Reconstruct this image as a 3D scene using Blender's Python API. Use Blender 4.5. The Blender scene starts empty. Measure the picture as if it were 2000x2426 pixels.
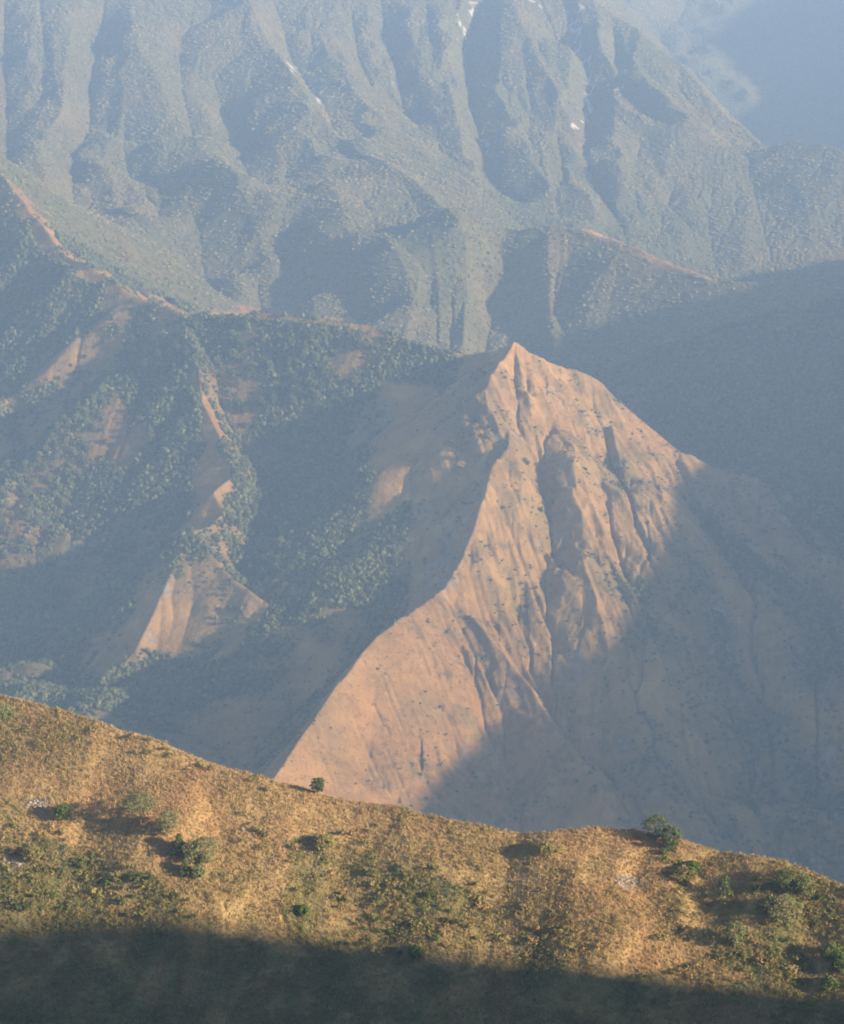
import bpy, math, random
import numpy as np
from mathutils import Vector

RES = 1.0
random.seed(7); RNG = np.random.default_rng(7)

# ------------------------------------------------------------------ camera, sky, sun, exposure
CAMZ = 1000.0
F = 5670.0; W = 2000.0; H = 2426.0
PITCH = math.radians(-10.0)
CP, SP = math.cos(PITCH), math.sin(PITCH)
scene = bpy.context.scene
cam = bpy.data.cameras.new("camera"); camo = bpy.data.objects.new("camera", cam)
scene.collection.objects.link(camo)
camo.location = (0, 0, CAMZ); camo.rotation_euler = (math.pi/2 + PITCH, 0, 0)
cam.sensor_fit = 'VERTICAL'; cam.sensor_height = 24.0; cam.lens = 24.0*F/H
cam.clip_start = 1.0; cam.clip_end = 40000.0
scene.camera = camo

SUN_EL = math.radians(15.0)
SUN_AZ = math.radians(-30.0)        # angle from +X (right of the view), negative = behind the camera
SDIR = np.array([math.cos(SUN_EL)*math.cos(SUN_AZ), math.cos(SUN_EL)*math.sin(SUN_AZ), math.sin(SUN_EL)])
world = bpy.data.worlds.new("World"); scene.world = world; world.use_nodes = True
wn = world.node_tree; wn.nodes.clear()
sky = wn.nodes.new('ShaderNodeTexSky'); sky.sky_type = 'NISHITA'; sky.sun_disc = False
sky.sun_elevation = SUN_EL; sky.sun_rotation = math.pi/2 - SUN_AZ
sky.altitude = 1000; sky.air_density = 1.0; sky.dust_density = 1.0; sky.ozone_density = 2.0
bg = wn.nodes.new('ShaderNodeBackground'); bg.inputs['Strength'].default_value = 0.05
wo = wn.nodes.new('ShaderNodeOutputWorld')
wn.links.new(sky.outputs[0], bg.inputs[0]); wn.links.new(bg.outputs[0], wo.inputs[0])
sun = bpy.data.lights.new("sun", 'SUN'); suno = bpy.data.objects.new("sun", sun)
scene.collection.objects.link(suno)
sun.energy = 5.0; sun.angle = math.radians(0.8); sun.color = (1.0, 0.77, 0.57)
suno.rotation_euler = (-Vector(SDIR)).to_track_quat('-Z', 'Y').to_euler()
suno.location = (1500, -800, CAMZ+1500)
scene.view_settings.view_transform = 'Standard'; scene.view_settings.look = 'None'
scene.view_settings.exposure = 1.92; scene.view_settings.gamma = 1.0
scene.cycles.max_bounces = 4; scene.cycles.diffuse_bounces = 2; scene.cycles.volume_bounces = 1
scene.cycles.use_denoising = True
scene.cycles.filter_width = 1.9

# ------------------------------------------------------------------ helpers
def ray(u, v):
    a = (u-W/2)/F; b = (H/2-v)/F
    return a, CP - b*SP, SP + b*CP            # world x, y, z of the ray direction (camera looks along +Y)
def px3(u, v, y):
    a, dy, dz = ray(u, v); t = y/dy
    return np.array([a*t, y, dz*t])
def topix(x, y, z):
    fwd = y*CP + z*SP; up = -y*SP + z*CP
    return W/2 + F*x/fwd, H/2 - F*up/fwd

def _hash(ix, iy, seed):
    n = (ix.astype(np.int64)*374761393 + iy.astype(np.int64)*668265263 + seed*144665) & 0x7fffffff
    n = ((n ^ (n >> 13))*1274126177) & 0x7fffffff
    return ((n ^ (n >> 16)) & 0xffff)/65535.0
def vnoise(x, y, seed=0):
    ix = np.floor(x); iy = np.floor(y); fx = x-ix; fy = y-iy
    fx = fx*fx*fx*(fx*(fx*6-15)+10); fy = fy*fy*fy*(fy*(fy*6-15)+10)
    a = _hash(ix, iy, seed); b = _hash(ix+1, iy, seed); c = _hash(ix, iy+1, seed); d = _hash(ix+1, iy+1, seed)
    return (a + (b-a)*fx + (c-a)*fy + (a-b-c+d)*fx*fy)*2-1
def fbm(x, y, scale, octv=4, seed=0, ridged=False):
    r = np.zeros_like(x); amp = 1.0; tot = 0
    c, s = 0.8, 0.6
    x = x/scale; y = y/scale
    for o in range(octv):
        n = vnoise(x, y, seed+o*17)
        if ridged: n = 1-2*np.abs(n)
        r += amp*n; tot += amp; amp *= 0.5
        x, y = (c*x - s*y)*2.03+3.1, (s*x + c*y)*2.03+7.7
    return r/tot
def smooth(t, a, b):
    t = np.clip((t-a)/(b-a), 0, 1); return t*t*(3-2*t)
def inpoly(u, v, poly):
    r = np.zeros(u.shape, bool); n = len(poly)
    for i in range(n):
        x1, y1 = poly[i]; x2, y2 = poly[(i+1) % n]
        if y1 == y2: continue
        c = (y1 > v) != (y2 > v)
        r ^= c & (u < (x2-x1)*(v-y1)/(y2-y1)+x1)
    return r

def new_obj(name, me, kind=None, parent=None):
    o = bpy.data.objects.new(name, me); scene.collection.objects.link(o)
    if kind: o['kind'] = kind
    if parent: o.parent = parent
    return o
def mesh_np(name, verts, faces, mat=None, smooth_=False, attrs=None, uvn=None):
    """faces: (n,k) int array"""
    me = bpy.data.meshes.new(name)
    n, k = faces.shape
    me.vertices.add(len(verts)); me.vertices.foreach_set('co', verts.astype(np.float32).ravel())
    me.loops.add(n*k); me.loops.foreach_set('vertex_index', faces.astype(np.int32).ravel())
    me.polygons.add(n); me.polygons.foreach_set('loop_start', np.arange(0, n*k, k, dtype=np.int32))
    me.polygons.foreach_set('use_smooth', np.full(n, smooth_))
    me.update(calc_edges=True)
    for an, arr in (attrs or {}).items():
        at = me.attributes.new(an, 'FLOAT_COLOR', 'POINT')
        c = np.ones((len(verts), 4), np.float32); c[:, :arr.shape[1]] = arr
        at.data.foreach_set('color', c.ravel())
    if mat: me.materials.append(mat)
    return me

# ------------------------------------------------------------------ materials
def nt(name):
    m = bpy.data.materials.new(name); m.use_nodes = True
    t = m.node_tree; b = t.nodes['Principled BSDF']
    b.inputs['Roughness'].default_value = 0.95
    b.inputs['Specular IOR Level'].default_value = 0.1
    return m, t, b
def noise_node(t, scale, detail=4, rough=0.6, vec=None):
    n = t.nodes.new('ShaderNodeTexNoise'); n.inputs['Scale'].default_value = scale
    n.inputs['Detail'].default_value = detail; n.inputs['Roughness'].default_value = rough
    if vec is not None: t.links.new(vec, n.inputs['Vector'])
    return n
def ramp(t, src, stops):
    r = t.nodes.new('ShaderNodeValToRGB'); e = r.color_ramp.elements
    while len(e) < len(stops): e.new(0.5)
    for i, (p, c) in enumerate(stops):
        e[i].position = p; e[i].color = (*c, 1)
    t.links.new(src, r.inputs[0]); return r
def mix(t, fac, a, b, mode='MIX'):
    m = t.nodes.new('ShaderNodeMix'); m.data_type = 'RGBA'; m.blend_type = mode
    for s, v in ((m.inputs[0], fac), (m.inputs[6], a), (m.inputs[7], b)):
        if isinstance(v, (int, float)): s.default_value = v
        elif isinstance(v, tuple): s.default_value = (*v, 1)
        else: t.links.new(v, s)
    return m.outputs[2]

def terrain_mat(name, s, grass, green, earth, bump):
    m, t, b = nt(name)
    geo = t.nodes.new('ShaderNodeNewGeometry'); pos = geo.outputs['Position']
    at = t.nodes.new('ShaderNodeAttribute'); at.attribute_name = 'cover'
    sep = t.nodes.new('ShaderNodeSeparateColor'); t.links.new(at.outputs['Color'], sep.inputs[0])
    n1 = noise_node(t, s, 6, 0.65, pos); n2 = noise_node(t, s*5.3, 4, 0.6, pos); n3 = noise_node(t, s*0.13, 3, 0.5, pos)
    g = ramp(t, n1.outputs[0], [(0.3, tuple(c*0.62 for c in grass)), (0.5, grass), (0.7, tuple(min(1, c*1.35) for c in grass))])
    gr = ramp(t, n2.outputs[0], [(0.3, tuple(c*0.6 for c in green)), (0.7, tuple(c*1.4 for c in green))])
    ea = ramp(t, n2.outputs[0], [(0.35, tuple(c*0.75 for c in earth)), (0.65, tuple(c*1.2 for c in earth))])
    # red soil shows through in large patches
    f1 = t.nodes.new('ShaderNodeMapRange'); f1.inputs[1].default_value = 0.42; f1.inputs[2].default_value = 0.68
    t.links.new(n3.outputs[0], f1.inputs[0])
    ge = mix(t, f1.outputs[0], g.outputs[0], ea.outputs[0])
    c1 = mix(t, sep.outputs[0], ge, gr.outputs[0])
    rk = ramp(t, n2.outputs[0], [(0.35, (0.14, 0.12, 0.10)), (0.65, (0.30, 0.27, 0.23))])
    c2 = mix(t, sep.outputs[1], c1, rk.outputs[0])
    c3 = mix(t, sep.outputs[2], c2, (0.46, 0.42, 0.35))
    t.links.new(c3, b.inputs['Base Color'])
    bp = t.nodes.new('ShaderNodeBump'); bp.inputs['Strength'].default_value = 0.8; bp.inputs['Distance'].default_value = bump
    t.links.new(n2.outputs[0], bp.inputs['Height']); t.links.new(bp.outputs[0], b.inputs['Normal'])
    return m
M_MID = terrain_mat('dry_slope', 0.02, (0.34, 0.20, 0.068), (0.10, 0.10, 0.042), (0.26, 0.14, 0.05), 3.0)
M_FG = terrain_mat('dry_hillside', 0.25, (0.36, 0.26, 0.115), (0.12, 0.125, 0.05), (0.28, 0.17, 0.08), 0.4)

def leaf_mat(name, c1, c2, trans=0.0):
    m, t, b = nt(name)
    at = t.nodes.new('ShaderNodeAttribute'); at.attribute_name = 'tint'
    geo = t.nodes.new('ShaderNodeNewGeometry')
    oi = t.nodes.new('ShaderNodeObjectInfo')
    mm = t.nodes.new('ShaderNodeMath'); mm.operation = 'ADD'; t.links.new(geo.outputs['Random Per Island'], mm.inputs[0])
    t.links.new(oi.outputs['Random'], mm.inputs[1])
    m2 = t.nodes.new('ShaderNodeMath'); m2.operation = 'MULTIPLY'; m2.inputs[1].default_value = 0.5; t.links.new(mm.outputs[0], m2.inputs[0])
    c = mix(t, m2.outputs[0], c1, c2)
    t.links.new(c, b.inputs['Base Color'])
    return m
def tint_mat(name):
    m, t, b = nt(name)
    at = t.nodes.new('ShaderNodeAttribute'); at.attribute_name = 'tint'
    t.links.new(at.outputs['Color'], b.inputs['Base Color'])
    return m
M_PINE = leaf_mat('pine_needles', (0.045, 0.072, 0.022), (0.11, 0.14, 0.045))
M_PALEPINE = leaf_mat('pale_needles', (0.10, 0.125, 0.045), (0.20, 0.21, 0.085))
M_LEAF = leaf_mat('green_leaves', (0.05, 0.085, 0.018), (0.12, 0.17, 0.035))
M_OLIVE = leaf_mat('olive_leaves', (0.13, 0.13, 0.04), (0.28, 0.25, 0.085))
M_DRY = leaf_mat('dry_leaves', (0.26, 0.17, 0.075), (0.42, 0.29, 0.13))
M_TINT = tint_mat('mixed_foliage')
def plain(name, a, b_, s=2.0):
    m, t, b = nt(name); n = noise_node(t, s); r = ramp(t, n.outputs[0], [(0.35, a), (0.65, b_)])
    t.links.new(r.outputs[0], b.inputs['Base Color']); return m
M_BARK = plain('bark', (0.10, 0.075, 0.055), (0.24, 0.19, 0.15))
M_PALEBARK = plain('bleached_bark', (0.42, 0.38, 0.32), (0.62, 0.57, 0.5))
M_ROCK = plain('pale_rock', (0.20, 0.175, 0.15), (0.36, 0.32, 0.27))

# ------------------------------------------------------------------ terrain maths
def ridge_max(X, Y, Z, pts, gl, gr, L=450.0, seed=0, var=0.22, n=None):
    """raise Z to a ridge whose crest runs through the 3-D points; gl / gr: slope left / right of its direction"""
    P = [np.asarray(p, float) for p in pts]
    for p, q in zip(P[:-1], P[1:]):
        lo = np.minimum(p, q); hi = np.maximum(p, q)
        R = 2600.0
        rows = np.where((Y[:, 0] > lo[1]-R) & (Y[:, 0] < hi[1]+R))[0]
        if len(rows) == 0: continue
        r0, r1 = rows[0], rows[-1]+1
        x = X[r0:r1]; y = Y[r0:r1]
        d = q-p; l2 = d[0]**2+d[1]**2
        t = np.clip(((x-p[0])*d[0]+(y-p[1])*d[1])/l2, 0, 1)
        ex = x-(p[0]+t*d[0]); ey = y-(p[1]+t*d[1])
        dist = np.hypot(ex, ey)
        side = (d[0]*ey - d[1]*ex)/(math.sqrt(l2)*(dist+1e-3))
        g = gr + (gl-gr)*(0.5+0.5*np.clip(side*1.6, -1, 1))
        if n is not None: g = g*(1+var*n[r0:r1])
        LL = L*3.0
        drop = g*LL*np.log1p(dist/LL)
        np.maximum(Z[r0:r1], p[2]+t*d[2]-drop, out=Z[r0:r1])

class Fan:
    def __init__(s, ss, ys):
        s.s = ss; s.y = ys
        s.X = ys[:, None]*ss[None, :]; s.Y = np.repeat(ys[:, None], len(ss), 1)
        s.Z = np.full(s.X.shape, -1000.0)
    def hit(s, u, v, ymin=0):
        a, dy, dz = ray(u, v); sv = a/dy; m = dz/dy
        i = np.clip(np.searchsorted(s.s, sv)-1, 0, len(s.s)-2); f = (sv-s.s[i])/(s.s[i+1]-s.s[i])
        col = s.Z[:, i]*(1-f)+s.Z[:, i+1]*f
        ok = np.where((col > m*s.y) & (s.y > ymin))[0]
        if len(ok) == 0: return None
        j = ok[0]
        return np.array([sv*s.y[j], s.y[j], col[j]])
    def drape(s, pix, ymin=0):
        r = [s.hit(u, v, ymin) for u, v in pix]
        return [p for p in r if p is not None]
    def vcrease(s, pts, h0, w, h1=None, power=1.0):
        """add a V-shaped rib (h>0) or gully (h<0) of width w along draped points"""
        if len(pts) < 2: return
        if h1 is None: h1 = h0
        n = len(pts)-1
        acc = {}
        ylo = min(p[1] for p in pts)-w; yhi = max(p[1] for p in pts)+w
        rows = np.where((s.y > ylo) & (s.y < yhi))[0]
        if len(rows) == 0: return
        r0, r1 = rows[0], rows[-1]+1
        xl = min(p[0] for p in pts)-w; xh = max(p[0] for p in pts)+w
        cols = np.where((s.s*s.y[r1-1] > xl) | (s.s*s.y[r0] > xl))[0]
        c0 = max(0, cols[0]-1) if len(cols) else 0
        cols = np.where((s.s*s.y[r1-1] < xh) | (s.s*s.y[r0] < xh))[0]
        c1 = cols[-1]+2 if len(cols) else len(s.s)
        x = s.X[r0:r1, c0:c1]; y = s.Y[r0:r1, c0:c1]
        best = np.zeros(x.shape); wn = 1+0.4*vnoise(x/(w*0.9), y/(w*1.6), 77)
        for k in range(n):
            p, q = pts[k], pts[k+1]; d = q-p; l2 = d[0]**2+d[1]**2+1e-9
            t = np.clip(((x-p[0])*d[0]+(y-p[1])*d[1])/l2, 0, 1)
            dist = np.hypot(x-(p[0]+t*d[0]), y-(p[1]+t*d[1]))
            tt = (k+t)/n
            e = np.minimum(1, np.minimum(tt, 1-tt)*5+0.1)
            best = np.maximum(best, np.clip(1-dist/(w*wn), 0, 1)**power*e*(1+(abs(h1/h0)-1)*tt))
        s.Z[r0:r1, c0:c1] += h0*best
    def erode(s, k, amax, seed, rough, scale, cmask=None):
        """flow accumulation carves branching gullies"""
        Z = s.Z; ny, nx = Z.shape
        Zn = Z + rough*fbm(s.X, s.Y, scale, 4, seed)
        best = np.zeros(Z.shape); rec = np.arange(ny*nx).reshape(ny, nx).copy(); idx = rec.copy()
        for dj in (-1, 0, 1):
            for di in (-1, 0, 1):
                if dj == 0 and di == 0: continue
                js = slice(max(0, -dj), ny-max(0, dj)); jt = slice(max(0, dj), ny+min(0, dj))
                is_ = slice(max(0, -di), nx-max(0, di)); it = slice(max(0, di), nx+min(0, di))
                dd = np.hypot(s.X[jt, it]-s.X[js, is_], s.Y[jt, it]-s.Y[js, is_])
                g = (Zn[js, is_]-Zn[jt, it])/dd
                b = best[js, is_]; r = rec[js, is_]
                w = g > b
                b[w] = g[w]; r[w] = idx[jt, it][w]
        dx = np.gradient(s.X, axis=1); dy = np.gradient(s.Y, axis=0)
        A = (dx*dy).ravel().tolist(); R = rec.ravel().tolist()
        for i in np.argsort(-Zn.ravel(), kind='stable').tolist():
            r = R[i]
            if r != i: A[r] += A[i]
        A = np.array(A).reshape(ny, nx)
        c = np.clip(np.log(A/60.0)/np.log(amax/60.0), 0, 1)
        for it in range(2):
            c[1:-1, 1:-1] = 0.4*c[1:-1, 1:-1]+0.15*(c[2:, 1:-1]+c[:-2, 1:-1]+c[1:-1, 2:]+c[1:-1, :-2])
        s.Z = Z - k*c*(1 if cmask is None else cmask)
        return A
    def visible(s, tol=0.0):
        m = (s.Z)/s.Y
        cm = np.maximum.accumulate(m, axis=0)
        return m >= cm - tol
    def faces(s):
        ny, nx = s.Z.shape; i = np.arange(ny*nx).reshape(ny, nx)
        return np.stack([i[:-1, :-1].ravel(), i[:-1, 1:].ravel(), i[1:, 1:].ravel(), i[1:, :-1].ravel()], 1)
    def verts(s):
        return np.stack([s.X.ravel(), s.Y.ravel(), s.Z.ravel()+CAMZ], 1)

def cols(inner, n, lo, hi, no):
    a = np.linspace(-inner, inner, n)
    l = -inner - (np.linspace(0, 1, no+1)[1:]**1.6)*(-lo-inner)
    r = inner + (np.linspace(0, 1, no+1)[1:]**1.6)*(hi-inner)
    return np.concatenate([l[::-1], a, r])

# ================================================================== MOUNTAINS (middle distance and beyond)
mt = Fan(cols(0.196, int(880*RES), -0.55, 0.85, int(190*RES)), np.exp(np.linspace(math.log(1300), math.log(9800), int(1750*RES))))
X, Y = mt.X, mt.Y
nz = fbm(X, Y, 420, 4, 3)
P = px3
# --- far mountain B: a long face rising away from us, falling off to the right of its skyline
bx = [3300, 3700, 4000, 4300, 5100, 6200, 6900, 7400, 8200, 9800]
bz = [-900, -690, -540, -400, -160, 227, 480, 560, 420, 300]
def bprof(y): return np.interp(y, bx, bz)
def bhit(u, v):
    a, dy, dz = ray(u, v); yy = np.linspace(3300, 7400, 2000); zz = bprof(yy); k = np.where(zz > dz/dy*yy)[0]
    j = k[0] if len(k) else -1
    return a/dy*yy[j], yy[j], zz[j]
skyB = [bhit(u, v) for u, v in ((1300, -60), (1370, 0), (1440, 45), (1530, 90), (1625, 150), (1695, 230), (1770, 300), (1830, 345))]
skyB.sort(key=lambda p: p[1])
sy = [3300] + [p[1] for p in skyB] + [7400, 9800]; sx = [skyB[0][0]+500] + [p[0] for p in skyB] + [skyB[-1][0]-60, skyB[-1][0]-100]
B = bprof(Y) + 26*fbm(X, Y, 700, 3, 11)*smooth(Y, 4000, 4600)
B -= 0.95*np.maximum(0, X-np.interp(Y, sy, sx))
mt.Z = np.maximum(mt.Z, B)
# shoulder hill at the right
def RM(pts, gl, gr, L=450, var=0.2):
    ridge_max(X, Y, mt.Z, [P(*p) if p[1] < 2500 else p for p in pts], gl, gr, L, n=nz, var=var)
RM([(1560, 420, 5250), (1700, 375, 5220), (1880, 337, 5180), (1950, 345, 5120), (2000, 362, 5060), (2200, 430, 4900)], 0.6, 0.42, 900)
# far mountain A behind (top right corner)
RM([(1300, -420, 9000), (1740, -260, 8800), (2050, -200, 8600), (2500, -300, 8700)], 0.5, 0.5, 1500)
RM([(1700, -260, 8800), (1735, -60, 8100), (1740, 90, 7700), (1735, 200, 7300)], 0.9, 0.8, 900)
RM([(2050, -200, 8600), (1990, 0, 8000), (1950, 180, 7500), (1920, 330, 7000)], 0.9, 0.8, 900)
RM([(3000, 6300, 820), (3000, 7000, 900), (3050, 7700, 960), (3200, 8600, 980)], 0.7, 0.7, 1500)  # unseen ridge added far to the right to keep mountain A in shade
# B main ridge running down to the right, becoming ridge D
RM([(560, -120, 6500), (590, 0, 6080), (640, 100, 5760), (700, 180, 5500), (770, 260, 5200), (850, 330, 4970), (930, 395, 4780), (1000, 445, 4630), (1060, 500, 4450), (1100, 533, 4330)], 0.5, 0.5, 500)
RM([(1100, 533, 4330), (1200, 535, 4330), (1370, 545, 4260), (1480, 580, 4180), (1600, 632, 4080), (1690, 662, 4010), (1850, 672, 3960), (1950, 682, 3930), (2000, 697, 3900), (2200, 760, 3800), (2500, 900, 3600)], 0.6, 0.72, 700)
# spurs on D's face
# lower spurs of B left of the gully
RM([(1000, 445, 4700), (1060, 560, 4420), (1105, 640, 4220), (1100, 740, 4030), (1090, 830, 3880)], 0.55, 0.75, 500)
# --- middle ridge M
RM([(-500, 0, 4600), (-60, 330, 4100), (30, 450, 3950), (100, 530, 3850), (150, 600, 3760), (200, 622, 3700), (260, 665, 3640), (330, 708, 3580), (430, 742, 3500), (520, 750, 3470), (610, 742, 3440)], 0.72, 1.1, 600)
RM([(610, 742, 3440), (700, 757, 3410), (800, 765, 3380), (870, 771, 3360), (930, 798, 3330), (1000, 820, 3300), (1100, 836, 3270), (1180, 832, 3230), (1220, 812, 3200)], 0.72, 1.1, 600)
# --- spur G
RM([(430, 742, 3500), (465, 830, 3400), (480, 950, 3300), (535, 1060, 3200), (560, 1120, 3150), (505, 1170, 3100), (530, 1215, 3060), (500, 1250, 3025), (450, 1263, 3000), (385, 1400, 2922), (320, 1535, 2845), (225, 1640, 2790)], 0.92, 1.0, 500)
RM([(450, 1263, 3000), (370, 1302, 3035), (200, 1430, 3050), (50, 1530, 3050), (-150, 1640, 3020)], 0.85, 1.0, 500)
RM([(450, 1263, 3000), (530, 1345, 2940), (600, 1410, 2890), (680, 1462, 2850)], 0.85, 0.9, 500)
# left flank spurs
RM([(-60, 330, 4100), (-120, 600, 3800), (-160, 850, 3520)], 0.8, 0.9, 500)


# --- central peak E
RM([(1220, 812, 3200), (1180, 870, 3140), (1150, 925, 3080), (1155, 975, 3040), (1210, 1005, 3015), (1205, 1060, 2975), (1165, 1110, 2940), (1150, 1180, 2890), (1120, 1260, 2840), (1090, 1330, 2800), (1040, 1405, 2755)], 0.85, 1.05, 500)
RM([(1040, 1405, 2755), (950, 1465, 2660), (860, 1545, 2580), (800, 1620, 2500), (730, 1725, 2410), (650, 1840, 2320), (560, 1980, 2230)], 0.8, 1.0, 500)
RM([(1040, 1405, 2755), (1120, 1470, 2715), (1200, 1575, 2650), (1290, 1690, 2570), (1360, 1800, 2490), (1460, 1930, 2400), (1560, 2080, 2300)], 0.75, 0.8, 500)
RM([(1220, 812, 3200), (1260, 835, 3200), (1320, 868, 3200), (1400, 893, 3200), (1450, 955, 3180), (1490, 995, 3160), (1560, 1050, 3140), (1610, 1077, 3130), (1700, 1110, 3130), (1800, 1135, 3120), (1900, 1172, 3100), (2000, 1212, 3080), (2200, 1300, 3000), (2500, 1450, 2900)], 0.7, 0.8, 500)
# spurs down the right hand flank
RM([(1610, 1077, 3130), (1700, 1230, 2990), (1800, 1360, 2890), (1850, 1500, 2800), (1880, 1700, 2670), (1900, 1900, 2540)], 0.72, 0.8, 600)
RM([(1450, 1000, 3120), (1500, 1180, 2950), (1560, 1330, 2850), (1600, 1500, 2740), (1640, 1700, 2620), (1700, 1900, 2500)], 0.68, 0.82, 600)
RM([(1220, 812, 3200), (1260, 960, 3070), (1330, 1120, 2950), (1370, 1290, 2840), (1420, 1450, 2740), (1480, 1640, 2620), (1560, 1850, 2490)], 0.66, 0.82, 600)
RM([(1800, 1135, 3120), (1900, 1260, 3010), (1960, 1400, 2910), (1990, 1600, 2790)], 0.72, 0.8, 600)
# spurs into the dark valley

# --- draped ribs and gullies
U_, V_ = topix(X, Y, mt.Z)
inner = smooth(0.25-np.abs(X/Y), 0, 0.05)
def gul(pix, h, w, ymin=1300, h1=None): mt.vcrease(mt.drape(pix, ymin), -h, w, h1)
def rib(pix, h, w, ymin=1300, h1=None): mt.vcrease(mt.drape(pix, ymin), h, w, h1)
for pix, h, w in [([(760, 440), (800, 540), (840, 640), (880, 740)], 45, 150), ([(470, 380), (560, 500), (610, 600), (690, 700)], 45, 150), ([(0, 360), (150, 440), (300, 560), (440, 700)], 50, 160),
    ([(1000, 540), (1105, 600), (1110, 720), (1095, 820)], 50, 100), ([(1320, 560), (1250, 640), (1210, 720), (1190, 830)], 24, 90), ([(1480, 600), (1430, 680), (1380, 780)], 12, 90),
    ([(900, 560), (960, 660), (990, 760)], 30, 90)]: rib(pix, h, w, 3700)
for pix, h, w in [([(262, 990), (205, 1050), (140, 1125), (60, 1215), (-20, 1305), (-100, 1410)], 60, 80), ([(285, 740), (250, 800), (180, 850), (100, 930), (20, 985), (-60, 1060)], 22, 45),
    ([(200, 650), (120, 720), (40, 790), (-40, 850)], 16, 45), ([(80, 560), (20, 640), (-40, 700)], 14, 45)]: rib(pix, h, w, 2800)
for pix, h, w in [([(1155, 980), (1080, 1010), (1000, 1045), (930, 1110), (850, 1200)], 6, 50), ([(1110, 1250), (1040, 1275), (960, 1300), (880, 1350), (800, 1390), (720, 1430)], 11, 50)]: rib(pix, h, w, 2600)
rib([(1060, 1415), (1120, 1475), (1200, 1580), (1290, 1695), (1370, 1810), (1450, 1920)], 16, 45, 2200)
gul([(1140, 545), (1165, 620), (1150, 720), (1135, 830)], 100, 130, 3700)
for pix, h, w in [([(830, 580), (850, 680), (880, 760)], 40, 110), ([(640, 540), (690, 620), (740, 700)], 35, 90)]: gul(pix, h, w, 3700)
for pix, h, w in [([(1190, -40), (1230, 80), (1290, 190), (1370, 320), (1450, 450), (1500, 560)], 34, 110), ([(1330, -40), (1400, 120), (1500, 220), (1620, 300), (1720, 350)], 40, 120), ([(1010, -30), (1050, 120), (1100, 230), (1180, 380), (1270, 480)], 26, 100),
    ([(300, -30), (330, 150), (420, 300), (560, 430), (680, 520)], 26, 150), ([(120, -30), (130, 200), (200, 380), (300, 500)], 22, 120), ([(740, 120), (830, 240), (960, 350), (1080, 440), (1170, 520)], 24, 90)]: rib(pix, h, w, 3800)
for pix, h, w in [
    ([(10, -40), (12, 120), (18, 260), (22, 380)], 30, 60),
    ([(250, -40), (240, 60), (215, 160), (212, 260), (175, 330), (172, 400), (180, 480)], 36, 70),
    ([(90, -40), (110, 120), (100, 260)], 14, 50),
    ([(500, 170), (540, 260), (570, 340), (590, 390), (600, 440)], 20, 60),
    ([(300, 220), (290, 330), (330, 420), (400, 520)], 16, 60),
    ([(420, 60), (430, 200), (470, 330)], 12, 50),
    ([(650, 0), (690, 100), (770, 220), (810, 320), (900, 390)], 34, 70),
    ([(900, -20), (920, 80), (945, 150), (955, 230), (1010, 300)], 26, 55),
    ([(1150, -40), (1118, 60), (1108, 140), (1120, 210), (1150, 300), (1165, 370), (1220, 430), (1260, 480)], 60, 62),
    ([(1330, -40), (1365, 60), (1395, 130), (1400, 200), (1395, 270), (1385, 310), (1420, 390), (1455, 460), (1480, 540)], 55, 62),
    ([(1450, 40), (1462, 90), (1466, 170), (1530, 240), (1600, 290)], 36, 48),
    ([(1290, 130), (1310, 250), (1330, 360), (1350, 470)], 18, 45), ([(1240, 60), (1250, 200), (1290, 360)], 12, 40),
    ([(1560, 60), (1620, 160), (1700, 240), (1770, 300)], 18, 50), ([(1500, 130), (1600, 220), (1700, 320)], 14, 50),
    ([(1010, 0), (1030, 120), (1060, 230)], 14, 45), ([(830, 0), (850, 120), (900, 240)], 14, 50),
    ([(1600, 420), (1570, 480), (1560, 560)], 20, 80), ([(1520, 300), (1500, 400), (1520, 520)], 16, 60), ([(1690, 420), (1680, 520), (1700, 640)], 12, 70),
    ([(1780, 400), (1800, 500), (1830, 600)], 12, 90),
    ]: gul(pix, h, w, 3800)
for pix, h, w in [
    ([(1240, 830), (1248, 880), (1250, 930)], 12, 22), ([(1190, 930), (1260, 1000), (1300, 1080)], 6, 30),
    ([(1330, 960), (1290, 1010), (1290, 1100), (1330, 1220), (1370, 1330)], 20, 45),
    ([(1250, 1050), (1300, 1180), (1310, 1290), (1350, 1380)], 18, 40),
    ([(1440, 1010), (1480, 1120), (1510, 1240)], 14, 40), ([(1390, 980), (1420, 1100), (1450, 1230), (1500, 1400)], 16, 40),
    ([(1190, 1200), (1240, 1330), (1290, 1450), (1350, 1560)], 14, 40),
    ([(1120, 1340), (1180, 1450), (1260, 1570), (1340, 1700), (1400, 1830)], 26, 60),
    ([(1400, 1500), (1480, 1650), (1540, 1830)], 20, 60),
    ([(890, 1600), (880, 1720), (860, 1860)], 12, 50), ([(1120, 1640), (1150, 1760), (1200, 1900)], 22, 80),
    ([(500, 1330), (540, 1400), (560, 1440)], 6, 30),
    ([(1680, 1140), (1740, 1280), (1770, 1400), (1780, 1560)], 24, 60),
    ([(1880, 1180), (1940, 1320)], 20, 50), ([(1700, 1500), (1720, 1700), (1760, 1900)], 30, 70),
    ([(1800, 1500), (1830, 1700), (1850, 1900)], 26, 60), ([(1930, 1500), (1940, 1700), (1950, 1950)], 26, 60),
    ]: gul(pix, h, w, 2200)

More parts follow.
